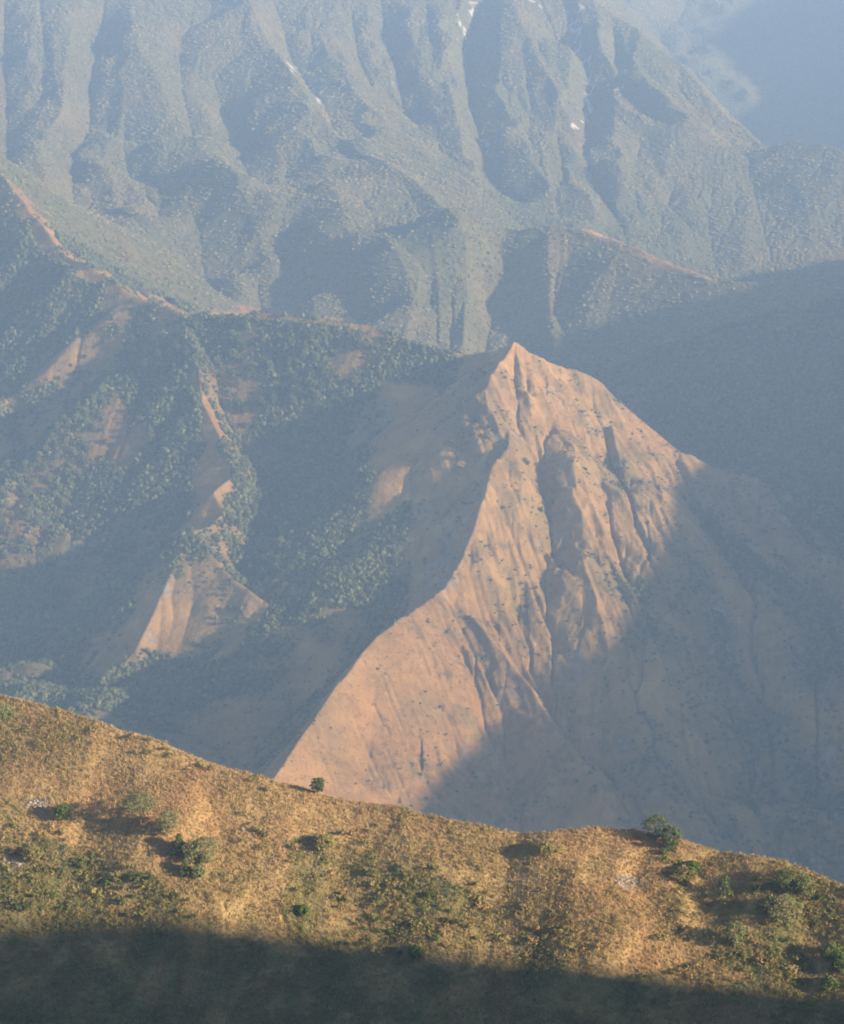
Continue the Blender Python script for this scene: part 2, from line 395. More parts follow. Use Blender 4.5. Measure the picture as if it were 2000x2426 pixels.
print('terrain base done')
gmask = 1-0.85*smooth(-mt.X, 170, 230)*smooth(mt.Y, 2600, 2700)*(1-smooth(mt.Y, 3050, 3150))
AC = mt.erode(9, 60000, 5, 8, 130, gmask*(1-0.5*smooth(mt.Y, 3900, 4300))*(1+1.3*smooth(mt.X, 180, 300)*(1-smooth(mt.Y, 3300, 3500))))
rmask = gmask*(1-0.65*smooth(mt.Y, 3900, 4300))
mt.erode(4, 16000, 9, 4, 60, rmask)
X, Y = mt.X, mt.Y
em = smooth(X, -60, 60)*smooth(Y, 2300, 2450)*(1-smooth(Y, 3150, 3260))
acr = X*0.9+Y*0.45+14*fbm(X, Y, 120, 2, 33); alo = X*0.45-Y*0.9
mt.Z += em*(6.5*fbm(acr*1.0, alo*0.14, 34, 3, 35, ridged=True)+3.0*fbm(acr, alo*0.25, 12, 3, 36, ridged=True))
mt.Z += 2.2*fbm(X, Y, 45, 4, 21) + 5*fbm(X, Y, 160, 3, 31) + 4*fbm(X, Y, 70, 3, 32)*(Y < 3900)*(1-em)

# --- shadow-casting mountain to the right, out of the frame: its crest follows from where its shade ends
def crest_from_shade(fan, pix, X0, ymin):
    r = []
    for u, v in pix:
        p = fan.hit(u, v, ymin)
        if p is None: continue
        t = (X0-p[0])/SDIR[0]
        r.append(p + t*SDIR)
    r.sort(key=lambda p: p[1])
    return r
shadeE = crest_from_shade(mt, [(1000, 1870), (1090, 1790), (1180, 1715), (1290, 1640), (1400, 1550), (1470, 1440), (1500, 1330), (1580, 1200), (1640, 1110)], 1300, 2000)
shadeD = crest_from_shade(mt, [(1220, 850), (1280, 780), (1400, 735), (1540, 700), (1690, 672), (1850, 685), (1990, 705)], 1300, 3500)
cr = shadeE+shadeD
for p in cr: print('crest', np.round(p))
# smooth single-valued profile
cy = np.array([p[1] for p in cr]); cz = np.array([p[2] for p in cr])
o = np.argsort(cy); cy, cz = cy[o], cz[o]
gy = np.linspace(cy[0], cy[-1], 14)
gz = [np.sum(cz*np.exp(-((cy-g)/90)**2))/np.sum(np.exp(-((cy-g)/90)**2)) if np.min(abs(cy-g)) < 150 else np.interp(g, cy, cz) for g in gy]
crest = [np.array([1340, gy[0]-900, gz[0]-200]), np.array([1300, gy[0]-350, gz[0]-60])] + [np.array([1300, a, b]) for a, b in zip(gy, gz)] + [np.array([1350, gy[-1]+250, gz[-1]+30]), np.array([1500, gy[-1]+900, gz[-1]-60])]
ridge_max(X, Y, mt.Z, crest, 1.15, 0.75, 3000, n=None)

U_, V_ = topix(X, Y, mt.Z)
wu = U_ + 26*fbm(X, Y, 70, 4, 51); wv = V_ + 22*fbm(X, Y, 70, 4, 52)
cover = np.zeros(X.shape + (3,), np.float32)
far = smooth(Y, 3600, 3900)
veg = np.clip(0.95+0.3*fbm(X, Y, 160, 4, 61), 0, 1)*far
mid = Y < 3800
ecr = inpoly(wu, wv, [(1230, 800), (1160, 920), (1150, 980), (1200, 1010), (1150, 1110), (1100, 1290), (1040, 1390), (860, 1540), (640, 1820), (500, 1990), (2000, 2200), (2000, 1000)]).astype(float)
gsun = np.exp(-((wu-470)/150)**2-((wv-1420)/150)**2)+np.exp(-((wu-500)/50)**2-((wv-1080)/120)**2)
# dry, brown ground of the middle ridges by default, with wooded parts
WOOD = [
    [(-200, 500), (0, 545), (160, 610), (290, 690), (430, 750), (480, 850), (400, 830), (300, 790), (220, 850), (120, 900), (0, 960), (-200, 1100)],
    [(300, 870), (290, 1010), (240, 1135), (150, 1265), (60, 1335), (-60, 1380), (-60, 1130), (60, 1060), (170, 940)],
    [(430, 750), (520, 765), (600, 755), (900, 800), (1100, 850), (1060, 930), (880, 890), (850, 990), (740, 1060), (700, 1130), (640, 1100), (560, 1060), (500, 960), (480, 880), (420, 880)],
    [(520, 1060), (600, 1060), (690, 1120), (720, 1300), (720, 1440), (640, 1420), (560, 1340), (530, 1270), (560, 1180)],
    [(340, 830), (430, 860), (470, 960), (500, 1060), (440, 1180), (400, 1130), (360, 1040), (300, 940)],
    [(1150, 880), (1210, 1010), (1180, 1080), (1060, 1060), (1000, 980), (1080, 900)],
    [(1140, 1130), (1080, 1330), (1000, 1400), (700, 1460), (760, 1330), (950, 1200)],
    [(1250, 1080), (1330, 1090), (1350, 1240), (1290, 1260), (1250, 1160)],
    ]
w = np.zeros(X.shape, bool)
for poly in WOOD: w |= inpoly(wu, wv, poly)
veg = np.where(mid & w, np.clip(0.75+0.7*fbm(X, Y, 90, 4, 63), 0, 1), veg)
veg = np.where(mid & ~w, np.clip(0.18+0.75*smooth(-X, 0, 100)*(1-smooth(gsun, 0.2, 0.4))*(1-ecr)+1.2*fbm(X, Y, 120, 4, 64)-0.2, 0, 0.8)+(0.25+0.6*smooth(fbm(acr, alo*0.1, 60, 3, 66, ridged=True), -0.1, 0.5))*smooth(X, 120, 420)*(1-smooth(V_, 1000, 1200)*0)*smooth(U_-1250-0.75*np.maximum(0, 1500-V_), 0, 260), veg)  # extra green also painted to darken the shaded left slopes and rib the right flank
veg = np.clip(veg+(Y < 3900)*0.6*smooth(np.log(AC), 5.4, 8.4)*smooth(fbm(X, Y, 60, 3, 65), -0.5, 0.3), 0, 1)
veg = np.clip(veg+0.8*np.exp(-((wu-1010)/48)**2-((wv-1690)/50)**2)*(Y < 3000), 0, 1)
veg = np.where((Y > 3330) & (Y < 3900) & (X > 60), np.clip(0.85+0.4*fbm(X, Y, 130, 3, 67), 0, 1), veg)
bare = inpoly(wu*0.3+U_*0.7, wv*0.3+V_*0.7, [(1380, 543), (1480, 577), (1600, 628), (1700, 661), (1700, 672), (1590, 642), (1470, 592), (1380, 552)]) | inpoly(wu, wv, [(15, 435), (45, 445), (115, 530), (160, 592), (250, 645), (310, 690), (440, 738), (600, 736), (700, 752), (840, 764), (930, 796), (930, 806), (800, 780), (600, 752), (430, 756), (300, 705), (180, 648), (90, 605), (40, 520)])
veg = np.where(em > 0.3, np.maximum(veg*(0.5+0.5*(X > 200)), 0.45*smooth(fbm(X, Y, 14, 4, 68)+0.5*fbm(X, Y, 60, 2, 69), -0.15, 0.4)), veg)
veg = np.where(bare, 0.12+0.4*smooth(fbm(X, Y, 14, 3, 70), 0, 0.4), veg)
cover[..., 0] = veg
gx = np.gradient(mt.Z, axis=1)/np.gradient(X, axis=1); gyy = np.gradient(mt.Z, axis=0)/np.gradient(Y, axis=0)
slope = np.hypot(gx-0*gyy, gyy)
cover[..., 1] = 0.5*smooth(fbm(X, Y, 25, 3, 71)+0.5*fbm(X, Y, 90, 2, 72), 0.35, 0.6)*smooth(slope, 0.8, 1.2)*(Y < 3400)*(np.abs(X/Y) < 0.3)
STREAK = [[(1372, 110), (1390, 150), (1402, 180), (1398, 215), (1396, 262), (1385, 290), (1368, 300), (1352, 296)], [(1352, 50), (1362, 80), (1366, 100)], [(1370, 5), (1378, 35), (1372, 55)], [(748, 190), (770, 200), (774, 245)], [(740, 212), (752, 240)],
          [(1135, 330), (1150, 345), (1158, 362)], [(745, 108), (762, 112)], [(1085, 45), (1100, 90), (1118, 25)], [(1045, 190), (1058, 195)], [(690, 150), (700, 175)], [(1120, 0), (1126, 30)], [(1455, 205), (1462, 212)], [(935, 190), (940, 205)], [(1266, 2), (1274, 14)]]
uu = U_ + 22*fbm(X, Y, 40, 3, 81); vv = V_ + 14*fbm(X, Y, 40, 3, 82)
sd = np.full(X.shape, 99.0)
for L_ in STREAK:
    for (a0, b0), (a1, b1) in zip(L_[:-1], L_[1:]):
        tt = np.clip(((uu-a0)*(a1-a0)+(vv-b0)*(b1-b0))/((a1-a0)**2+(b1-b0)**2), 0, 1)
        sd = np.minimum(sd, np.hypot(uu-a0-tt*(a1-a0), vv-b0-tt*(b1-b0)))
cover[..., 2] = (1-smooth(sd, 3.0, 8.0))*(Y > 4300)*smooth(fbm(X, Y, 16, 3, 83), -0.15, 0.25)
me = mesh_np('mountains', mt.verts(), mt.faces(), M_MID, True, {'cover': cover.reshape(-1, 3)})
new_obj('mountains', me, 'structure')
print('mountains', X.shape)

# ================================================================== FOREGROUND HILLSIDE
FGC = [(-700, 1450, 930), (-300, 1545, 860), (0, 1640, 800), (100, 1668, 790), (230, 1702, 780), (300, 1727, 775), (360, 1742, 770), (470, 1787, 762), (600, 1832, 755), (700, 1857, 750), (800, 1887, 745), (950, 1922, 738), (1100, 1957, 730), (1230, 1982, 725), (1300, 1982, 722), (1400, 1972, 720), (1500, 1966, 718), (1540, 1977, 716), (1600, 1987, 713), (1700, 2007, 708), (1850, 2037, 700), (1930, 2067, 696), (2000, 2097, 690), (2200, 2170, 670), (2600, 2330, 640)]
def near_height(Xn, Yn, extra=None):
    Z = np.full(Xn.shape, -1000.0)
    n = fbm(Xn, Yn, 90, 3, 5)
    ridge_max(Xn, Yn, Z, [P(*p) for p in FGC], 0.95, 0.78, 900, n=n, var=0.10)
    # the ridge the photographer stands on, right end raised to shade the near air
    ridge_max(Xn, Yn, Z, [np.array(p, float) for p in ((-900, -300, 60), (-300, -120, 20), (0, 0, -2.5), (250, -60, 10), (500, -30, 90), (900, -270, 160), (1300, -480, 240))], 0.62, 0.75, 900, n=n, var=0.1)
    # unseen mountain side added behind the photographer to cut sky light on the foreground
    ridge_max(Xn, Yn, Z, [np.array(p, float) for p in ((-1200, -380, 300), (-300, -440, 420), (250, -450, 420), (600, -500, 330))], 1.1, 1.1, 2000, n=None)
    if extra is not None: ridge_max(Xn, Yn, Z, extra, 1.25, 1.25, 3000, n=None)
    return Z
fg = Fan(cols(0.19, int(900*RES), -1.2, 2.6, int(50*RES)), np.concatenate([np.linspace(450, 620, int(60*RES))[:-1], np.linspace(620, 815, int(640*RES)), np.linspace(818, 1320, int(120*RES))]))
fg.Z = near_height(fg.X, fg.Y)
for pix, h, w in [([(330, 1955), (370, 2010), (430, 2070), (490, 2130), (560, 2230)], 7, 22), ([(820, 1990), (1000, 2060), (1200, 2170), (1400, 2260), (1560, 2330)], 2.5, 26),
                  ([(1250, 2000), (1350, 2090), (1460, 2200), (1540, 2290)], 3, 20)]:
    fg.vcrease(fg.drape(pix), h, w)
for pix, h, w in [([(400, 1960), (470, 2040), (560, 2130)], 3, 14), ([(1480, 2040), (1530, 2110), (1600, 2180)], 2, 10), ([(200, 2010), (260, 2120), (330, 2260)], 2.5, 22),
                  ([(780, 2020), (860, 2150), (930, 2260)], 2.5, 22), ([(1640, 2010), (1680, 2090), (1730, 2200)], 3, 14), ([(1100, 2080), (1180, 2200), (1300, 2320)], 2.0, 22)]:
    fg.vcrease(fg.drape(pix), -h, w)
fg.erode(0.7, 2500, 5, 1.2, 22)
fg.Z += 0.55*fbm(fg.X, fg.Y, 9, 4, 23) + 1.6*fbm(fg.X, fg.Y, 45, 2, 24)
shadeF = crest_from_shade(fg, [(-60, 2150), (150, 2160), (330, 2150), (480, 2175), (620, 2215), (750, 2262), (850, 2325), (1000, 2330), (1150, 2310), (1300, 2290), (1450, 2255), (1520, 2290), (1600, 2340), (1750, 2372), (1870, 2375), (2050, 2360)], 520, 450)
for p in shadeF: print('crestF', np.round(p))
fy = np.array([p[1] for p in shadeF]); fz = np.array([p[2] for p in shadeF])
g = np.linspace(fy[0], fy[-1], 16)
gz = [np.sum(fz*np.exp(-((fy-a)/2.2)**2))/np.sum(np.exp(-((fy-a)/2.2)**2)+1e-9) for a in g]
crF = [np.array([500, -20, 110.]), np.array([515, 120, gz[0]+125]), np.array([520, 220, gz[0]+75])] + [np.array([520, a, b]) for a, b in zip(g, gz)] + [np.array([522, fy[-1]+25, gz[-1]-4]), np.array([540, fy[-1]+160, gz[-1]-110])]  # unseen spur right of the frame, shaped to shade the hillside foot and near air
sel = near_height(fg.X, fg.Y)*0-1000
ridge_max(fg.X, fg.Y, sel, crF, 1.25, 1.25, 3000)
fg.Z = np.maximum(fg.Z, sel)
U_, V_ = topix(fg.X, fg.Y, fg.Z)
fx, fyy = fg.X, fg.Y
wu = U_ + 50*fbm(fx, fyy, 14, 4, 91); wv = V_ + 30*fbm(fx, fyy, 14, 4, 92)
fveg = np.clip(0.25+0.9*fbm(fx, fyy, 30, 4, 93), 0, 1)*0.55
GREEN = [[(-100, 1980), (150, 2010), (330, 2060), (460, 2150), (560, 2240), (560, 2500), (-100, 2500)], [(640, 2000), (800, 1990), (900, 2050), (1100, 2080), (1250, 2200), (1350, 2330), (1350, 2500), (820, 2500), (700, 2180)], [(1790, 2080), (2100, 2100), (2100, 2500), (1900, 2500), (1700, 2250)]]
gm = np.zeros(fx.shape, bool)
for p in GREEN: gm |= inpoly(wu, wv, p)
gm |= inpoly(wu, wv, [(-100, 2190), (600, 2230), (900, 2330), (1300, 2310), (2100, 2350), (2100, 2600), (-100, 2600)])  # brush cover following the shadow edge, also put in to darken the bottom shade
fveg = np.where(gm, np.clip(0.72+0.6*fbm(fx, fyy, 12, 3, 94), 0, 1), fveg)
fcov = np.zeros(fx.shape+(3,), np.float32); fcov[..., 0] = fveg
rk = np.zeros(fx.shape, bool)
uu = U_ + 14*fbm(fx, fyy, 5, 3, 95); vv = V_+10*fbm(fx, fyy, 5, 3, 96)
for p in ([(50, 1895), (120, 1890), (125, 1915), (60, 1920)], [(0, 2040), (60, 2030), (50, 2060), (0, 2070)], [(1450, 2070), (1510, 2075), (1540, 2110), (1470, 2100)]): rk |= inpoly(uu, vv, p)
fcov[..., 1] = rk
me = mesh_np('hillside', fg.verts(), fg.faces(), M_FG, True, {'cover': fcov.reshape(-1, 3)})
new_obj('hillside', me, 'structure')
# ground under and beside the photographer (same heights, coarser)
gxs = np.linspace(-540, 1170, 110); gys = np.linspace(-500, 450, 80)
GX, GY = np.meshgrid(gxs, gys)
GZ = near_height(GX, GY, crF)
i = np.arange(GX.size).reshape(GX.shape)
me = mesh_np('ground', np.stack([GX.ravel(), GY.ravel(), GZ.ravel()+CAMZ], 1), np.stack([i[:-1, :-1].ravel(), i[:-1, 1:].ravel(), i[1:, 1:].ravel(), i[1:, :-1].ravel()], 1), M_FG, True, {'cover': np.zeros((GX.size, 3), np.float32)+0.2*np.array([[1, 0, 0]])})
new_obj('ground', me, 'structure')

#VEG-START
# ================================================================== VEGETATION
def ico(sub=0):
    p = (1+5**.5)/2
    v = np.array([(-1, p, 0), (1, p, 0), (-1, -p, 0), (1, -p, 0), (0, -1, p), (0, 1, p), (0, -1, -p), (0, 1, -p), (p, 0, -1), (p, 0, 1), (-p, 0, -1), (-p, 0, 1)], float)
    v /= np.linalg.norm(v[0])
    f = np.array([(0, 11, 5), (0, 5, 1), (0, 1, 7), (0, 7, 10), (0, 10, 11), (1, 5, 9), (5, 11, 4), (11, 10, 2), (10, 7, 6), (7, 1, 8), (3, 9, 4), (3, 4, 2), (3, 2, 6), (3, 6, 8), (3, 8, 9), (4, 9, 5), (2, 4, 11), (6, 2, 10), (8, 6, 7), (9, 8, 1)])
    return v, f
def leaf_cloud(n, rx, ry, rz, size, seed, cz=0.0, shell=0.5, up=0.5):
    """n small triangles scattered through an ellipsoid, denser towards its surface"""
    r = np.random.default_rng(seed)
    d = r.normal(size=(n, 3)); d /= np.linalg.norm(d, axis=1)[:, None]
    rad = shell+(1-shell)*r.random(n)
    c = d*rad[:, None]*np.array([rx, ry, rz])+np.array([0, 0, cz])
    nn = d*0.8+r.normal(size=(n, 3))*0.6+np.array([0, 0, up]); nn /= np.linalg.norm(nn, axis=1)[:, None]
    a = np.cross(nn, r.normal(size=(n, 3))); a /= np.linalg.norm(a, axis=1)[:, None]; b = np.cross(nn, a)
    s = size*(0.6+0.8*r.random(n))[:, None]
    v = np.stack([c+a*s, c-a*s*0.5+b*s*0.87, c-a*s*0.5-b*s*0.87], 1).reshape(-1, 3)
    return v, np.arange(3*n).reshape(n, 3)
def merge(parts):
    vs, fs, k = [], [], 0
    for v, f in parts: vs.append(v); fs.append(f+k); k += len(v)
    return np.concatenate(vs), np.concatenate(fs)
def scatter_mesh(name, pos, size, tint, temps, mat, label=None, tilt=0.0, hs=None):
    """one mesh made of many transformed copies of a few templates"""
    n = len(pos); which = RNG.integers(0, len(temps), n); ang = RNG.random(n)*2*math.pi
    VS, FS, TS, k = [], [], [], 0
    for ti, (tv, tf) in enumerate(temps):
        ix = np.where(which == ti)[0]
        if len(ix) == 0: continue
        ca, sa = np.cos(ang[ix])[:, None], np.sin(ang[ix])[:, None]
        s = size[ix][:, None]; h = (hs[ix] if hs is not None else size[ix])[:, None]
        x = (tv[None, :, 0]*ca-tv[None, :, 1]*sa)*s; y = (tv[None, :, 0]*sa+tv[None, :, 1]*ca)*s; z = tv[None, :, 2]*h+0*x
        v = np.stack([x, y, z], 2)+pos[ix][:, None, :]
        VS.append(v.reshape(-1, 3)); FS.append((tf[None]+(np.arange(len(ix))*len(tv))[:, None, None]+k).reshape(-1, 3)); k += len(ix)*len(tv)
        tt = np.repeat(tint[ix][:, None, :], len(tv), 1)
        if len(tv) % 3 == 0: tt = tt*np.repeat(0.85+0.3*RNG.random((len(ix), len(tv)//3, 1)), 3, 1)
        TS.append(tt.reshape(-1, 3))
    me = mesh_np(name, np.concatenate(VS), np.concatenate(FS), mat, False, {'tint': np.concatenate(TS)})
    o = new_obj(name, me, 'stuff')
    if label: o['label'] = label
    return o
def sample(fan, prob, n, seed):
    """random surface points, uniform per world area times prob"""
    r = np.random.default_rng(seed)
    A = np.abs(np.gradient(fan.X, axis=1)*np.gradient(fan.Y, axis=0))*prob
    c = np.cumsum(A.ravel()); ix = np.searchsorted(c, r.random(n)*c[-1]); ix = np.minimum(ix, A.size-1)
    j, i = np.unravel_index(ix, A.shape); j = np.minimum(j, A.shape[0]-2); i = np.minimum(i, A.shape[1]-2)
    fj, fi = r.random(n), r.random(n)
    def bl(M): return (M[j, i]*(1-fi)+M[j, i+1]*fi)*(1-fj)+(M[j+1, i]*(1-fi)+M[j+1, i+1]*fi)*fj
    return np.stack([bl(fan.X), bl(fan.Y), bl(fan.Z)+CAMZ], 1), j, i
def mixcol(n, cols_, seed):
    r = np.random.default_rng(seed); c = np.array(cols_)
    a = c[r.integers(0, len(c), n)]; b = c[r.integers(0, len(c), n)]; t = r.random((n, 1))
    return (a*t+b*(1-t))*(0.85+0.3*r.random((n, 1)))

# --- far forest: crowns too many to count
def crown_temp(seed, sq=0.8):
    r = np.random.default_rng(seed); ps = []
    for q in range(2):
        v, f = ico(); v = v*(0.62+0.55*r.random((12, 1)))
        v = v*np.array([1, 1, sq])*(1 if q == 0 else 0.7)+np.array([r.normal()*.5*q, r.normal()*.5*q, .45+.25*q])
        ps.append((v, f))
    return merge(ps)
CT = [crown_temp(s) for s in range(10)]
C1 = [(v[:12], f[:20]) for v, f in CT]
def leafy_temp(seed, n=22, sz=0.34):
    return leaf_cloud(n, 0.9, 0.9, 0.75, sz, seed, 0.7, 0.45, 0.4)
LT = [leafy_temp(s) for s in range(8)]
vis = mt.visible(0.004)*(np.abs(X/Y) < 0.24)
hid = (np.abs(X/Y) < 0.3)*0.12
patch = smooth(fbm(X, Y, 60, 3, 101)+0.35*fbm(X, Y, 260, 3, 102), -0.6, 0.1)
pf = np.clip(vis+hid, 0, 1)*(Y > 3300)*np.where(Y > 3650, 0.35+0.65*patch, 1.0*(topix(X, Y, mt.Z)[1] < 700))*smooth(sd, 10, 18)*(0.05+0.95*smooth(cover[..., 0], 0.3, 0.6))
NF = int(210000)
pos, j, i = sample(mt, pf, NF, 1)
fbr = fbm(pos[:, 0], pos[:, 1], 240, 4, 103)[:, None]
tint = mixcol(NF, [(0.10, 0.11, 0.045), (0.115, 0.125, 0.05), (0.13, 0.135, 0.058), (0.15, 0.145, 0.066)], 2)
tint = tint*np.array([1.3, 1.12, 1.05])*(1+np.clip(fbr, -0.5, 0.6)*np.array([0.35, 0.15, 0.1]))
sz = (2.6+2.6*RNG.random(NF)**1.8)
scatter_mesh('forest', pos-np.array([0, 0, 1.0]), sz, tint, C1, M_TINT, 'dense hazy forest covering the far mountain slopes', hs=sz*(0.45+0.4*RNG.random(NF)))

# --- scrub on the middle ridges
pm = np.clip(vis+hid, 0, 1)*(Y < 3700)*(cover[..., 0]**1.8*1.0+0.005+0.02*em)
pm = pm*(0.2+0.8*smooth(fbm(X, Y, 28, 3, 111), -0.3, 0.3))
NM = 52000
pos, j, i = sample(mt, pm, NM, 3)
woody = cover[j, i, 0]
sz = (0.9+2.6*RNG.random(NM)**2*(0.35+woody))
tint = mixcol(NM, [(0.045, 0.062, 0.022), (0.075, 0.09, 0.035), (0.12, 0.115, 0.05)], 4)
tint = np.where((woody < 0.25)[:, None] & (RNG.random((NM, 1)) < .6), mixcol(NM, [(0.17, 0.11, 0.06), (0.10, 0.085, 0.04)], 5), tint)
scatter_mesh('undergrowth', pos-np.array([0, 0, 0.3]), sz, tint, CT[:5]+LT[:5], M_TINT, 'dark scrub and low trees on the middle ridges')

# woods on the middle ridges: crowns standing clear of the ground
pw = np.clip(vis+hid, 0, 1)*(Y < 3900)*(Y > 2700)*smooth(cover[..., 0]-0.2*em, 0.42, 0.72)*smooth(fbm(X, Y, 40, 3, 141), -0.55, 0.1)
NW = 85000
pos, j, i = sample(mt, pw, NW, 31)
LD = [leaf_cloud(46, 0.95, 0.95, 0.85, 0.36, 500+s, 0.4, 0.5, 0.4) for s in range(8)]
sz = 1.7+2.3*RNG.random(NW)**1.8
tint = mixcol(NW, [(0.065, 0.085, 0.032), (0.095, 0.112, 0.042), (0.13, 0.135, 0.058)], 32)
scatter_mesh('forest', pos+np.array([0, 0, 1.0])*(sz*0.7)[:, None], sz, tint, LD[:3]+C1[:6], M_TINT, 'hazy woods on the shaded middle ridges', hs=sz*(0.9+0.7*RNG.random(NW)))
# dry tufts that roughen the open slopes
pd = np.clip(vis+hid*0.3, 0, 1)*(Y < 3450)*(1-0.6*cover[..., 0])*(np.abs(X/Y) < 0.2)
ND = 90000
pos, j, i = sample(mt, pd, ND, 33)
big = fbm(pos[:, 0], pos[:, 1], 50, 3, 151)[:, None]
tint = mixcol(ND, [(0.30, 0.19, 0.10), (0.30, 0.19, 0.08), (0.15, 0.11, 0.05), (0.09, 0.09, 0.038)], 34)*(1+0.35*big)
sz = 0.45+0.85*RNG.random(ND)**1.8
scatter_mesh('grass', pos, sz, tint, [leaf_cloud(7, 0.9, 0.9, 0.5, 0.5, 600+s, 0.3, 0.3, 0.8) for s in range(8)], M_TINT, 'dry tussocks on the open middle slopes')

# --- trees as things
def cyl(p, q, r0, r1, n=6):
    p, q = np.array(p, float), np.array(q, float); d = q-p; d /= np.linalg.norm(d)
    a = np.cross(d, [0.3, 0.9, 0.2]); a /= np.linalg.norm(a); b = np.cross(d, a)
    t = np.arange(n)*2*math.pi/n
    ring = np.cos(t)[:, None]*a+np.sin(t)[:, None]*b
    v = np.concatenate([p+ring*r0, q+ring*r1])
    f = []
    for k in range(n):
        m = (k+1) % n; f += [(k, m, n+m), (k, n+m, n+k)]
    return v, np.array(f)
def tree_meshes(kind, h, w, seed, clumps, leaves, leaf, lean=0.0, mat=None, base=0.3):
    """trunk with limbs, and a crown of leaf clumps carried at the limb ends"""
    r = np.random.default_rng(seed); tr = []; cr_ = []
    top = np.array([lean*h, 0, h*0.93]); k = 5
    ctr = [np.array([lean*h*(t**1.3)+r.normal()*.012*h*(0 < t < 1), r.normal()*.012*h*(0 < t < 1), h*0.93*t]) for t in np.linspace(0, 1, k)]
    R0 = h*0.022
    for a in range(k-1): tr.append(cyl(ctr[a], ctr[a+1], R0*(1-a/k)+.01, R0*(1-(a+1)/k)+.008))
    for c in range(clumps):
        t = base+(1-base)*((c+r.random())/clumps)
        if kind == 'cone': rad = w*0.5*(1.02-((t-base)/(1-base))**1.1)
        elif kind == 'round': rad = w*0.5*math.sqrt(max(0.05, 1-(2*(t-base)/(1-base)-0.95)**2))
        else: rad = w*0.5*(0.45+0.55*math.sin(min(1, (t-base)/(1-base)*1.15)*math.pi*0.8))*(1 if t < .92 else .6)
        az = c*2.399+r.normal()*.5; rr = rad*(0.35+0.65*r.random()**.6)
        tc = np.array([lean*h*t**1.3, 0, h*0.93*t])
        e = tc+np.array([math.cos(az)*rr, math.sin(az)*rr, h*(0.02+0.05*r.random())])
        if rr > w*.12 and c % 2 == 0: tr.append(cyl(tc-np.array([0, 0, h*.03]), e, R0*.35, R0*.12, 4))
        cs = w*0.12*(0.8+0.7*r.random())
        v, f = leaf_cloud(leaves, cs*1.25, cs*1.25, cs*0.75, leaf, int(r.integers(1e9)), 0, 0.3, 0.7)
        cr_.append((v+e, f))
    tv, tf = merge(tr); cv, cf = merge(cr_)
    return mesh_np('trunk', tv, tf, M_BARK, True), mesh_np('crown', cv, cf, mat or M_PINE, False)
def thing(name, loc, label, cat, group=None, rz=0.0, s=1.0):
    o = bpy.data.objects.new(name, None); scene.collection.objects.link(o)
    o.location = loc; o.rotation_euler = (0, 0, rz); o.scale = (s, s, s); o['label'] = label; o['category'] = cat
    if group: o['group'] = group
    return o
def plant_tree(name, loc, ms, label, cat='tree', group=None, rz=0.0, s=1.0):
    o = thing(name, loc, label, cat, group, rz, s)
    for nm, me in zip(('trunk', 'crown'), ms):
        c = bpy.data.objects.new(nm, me); scene.collection.objects.link(c); c.parent = o
    return o
def W3(p, dz=0.0): return (p[0], p[1], p[2]+CAMZ+dz)

# middle-distance pines
protos = [tree_meshes('pine', 1.0, 0.5+0.06*(s % 3), 40+s, 30, 22, 0.062, mat=(M_PINE, M_PALEPINE)[s % 2], base=0.28) for s in range(6)]
MID = [  # polygon, count, height range, name, label, group, pale
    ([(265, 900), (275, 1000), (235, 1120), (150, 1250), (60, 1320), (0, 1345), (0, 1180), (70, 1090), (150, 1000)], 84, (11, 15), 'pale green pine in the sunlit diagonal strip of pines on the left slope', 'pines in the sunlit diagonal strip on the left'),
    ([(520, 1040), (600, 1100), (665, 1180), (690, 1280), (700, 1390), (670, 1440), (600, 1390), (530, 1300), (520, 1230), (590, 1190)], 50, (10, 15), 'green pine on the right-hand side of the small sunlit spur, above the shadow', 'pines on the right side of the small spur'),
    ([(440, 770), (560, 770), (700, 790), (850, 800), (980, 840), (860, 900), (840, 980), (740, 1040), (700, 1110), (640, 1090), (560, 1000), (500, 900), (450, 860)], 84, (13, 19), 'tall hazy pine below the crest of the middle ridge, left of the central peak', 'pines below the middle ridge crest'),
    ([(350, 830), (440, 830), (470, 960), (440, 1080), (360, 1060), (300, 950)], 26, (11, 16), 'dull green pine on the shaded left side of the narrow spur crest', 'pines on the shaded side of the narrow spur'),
    ([(1060, 1000), (1200, 1000), (1205, 1050), (1150, 1110), (1060, 1090)], 14, (7, 10), 'small dark pine in the shaded notch left of the central peak crest', 'pines in the notch beside the peak crest'),
    ([(760, 1340), (960, 1290), (1080, 1250), (1090, 1310), (980, 1370), (820, 1400), (720, 1430)], 22, (7, 11), 'small pine on the low wooded spur in the shaded central valley', 'pines on the wooded spur in the central valley'),
    ([(1240, 1090), (1300, 1090), (1340, 1170), (1340, 1240), (1290, 1250)], 11, (7, 10), 'bluish green pine in the gully on the sunlit face of the central peak', 'pines in the gully on the peak face'),
]
k = 0
for poly, cnt, (h0, h1), lab, grp in MID:
    us = [p[0] for p in poly]; vs_ = [p[1] for p in poly]; got = 0; tries = 0; placed = []
    while got < cnt and tries < 6000:
        tries += 1
        u = random.uniform(min(us), max(us)); v = random.uniform(min(vs_), max(vs_))
        if not inpoly(np.array([u]), np.array([v]), poly)[0]: continue
        if any((u-a)**2+((v-b)*1.3)**2 < 11**2 for a, b in placed): continue
        p = mt.hit(u, v, 2300)
        if p is None or p[1] > 3600: continue
        placed.append((u, v)); hh = random.uniform(h0, h1)
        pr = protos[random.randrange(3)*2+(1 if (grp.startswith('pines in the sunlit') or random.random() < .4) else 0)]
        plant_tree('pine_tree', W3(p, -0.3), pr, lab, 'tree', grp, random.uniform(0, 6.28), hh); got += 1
for u, v, hh, lab in [(745+0, 0, 0, None)][:0]: pass
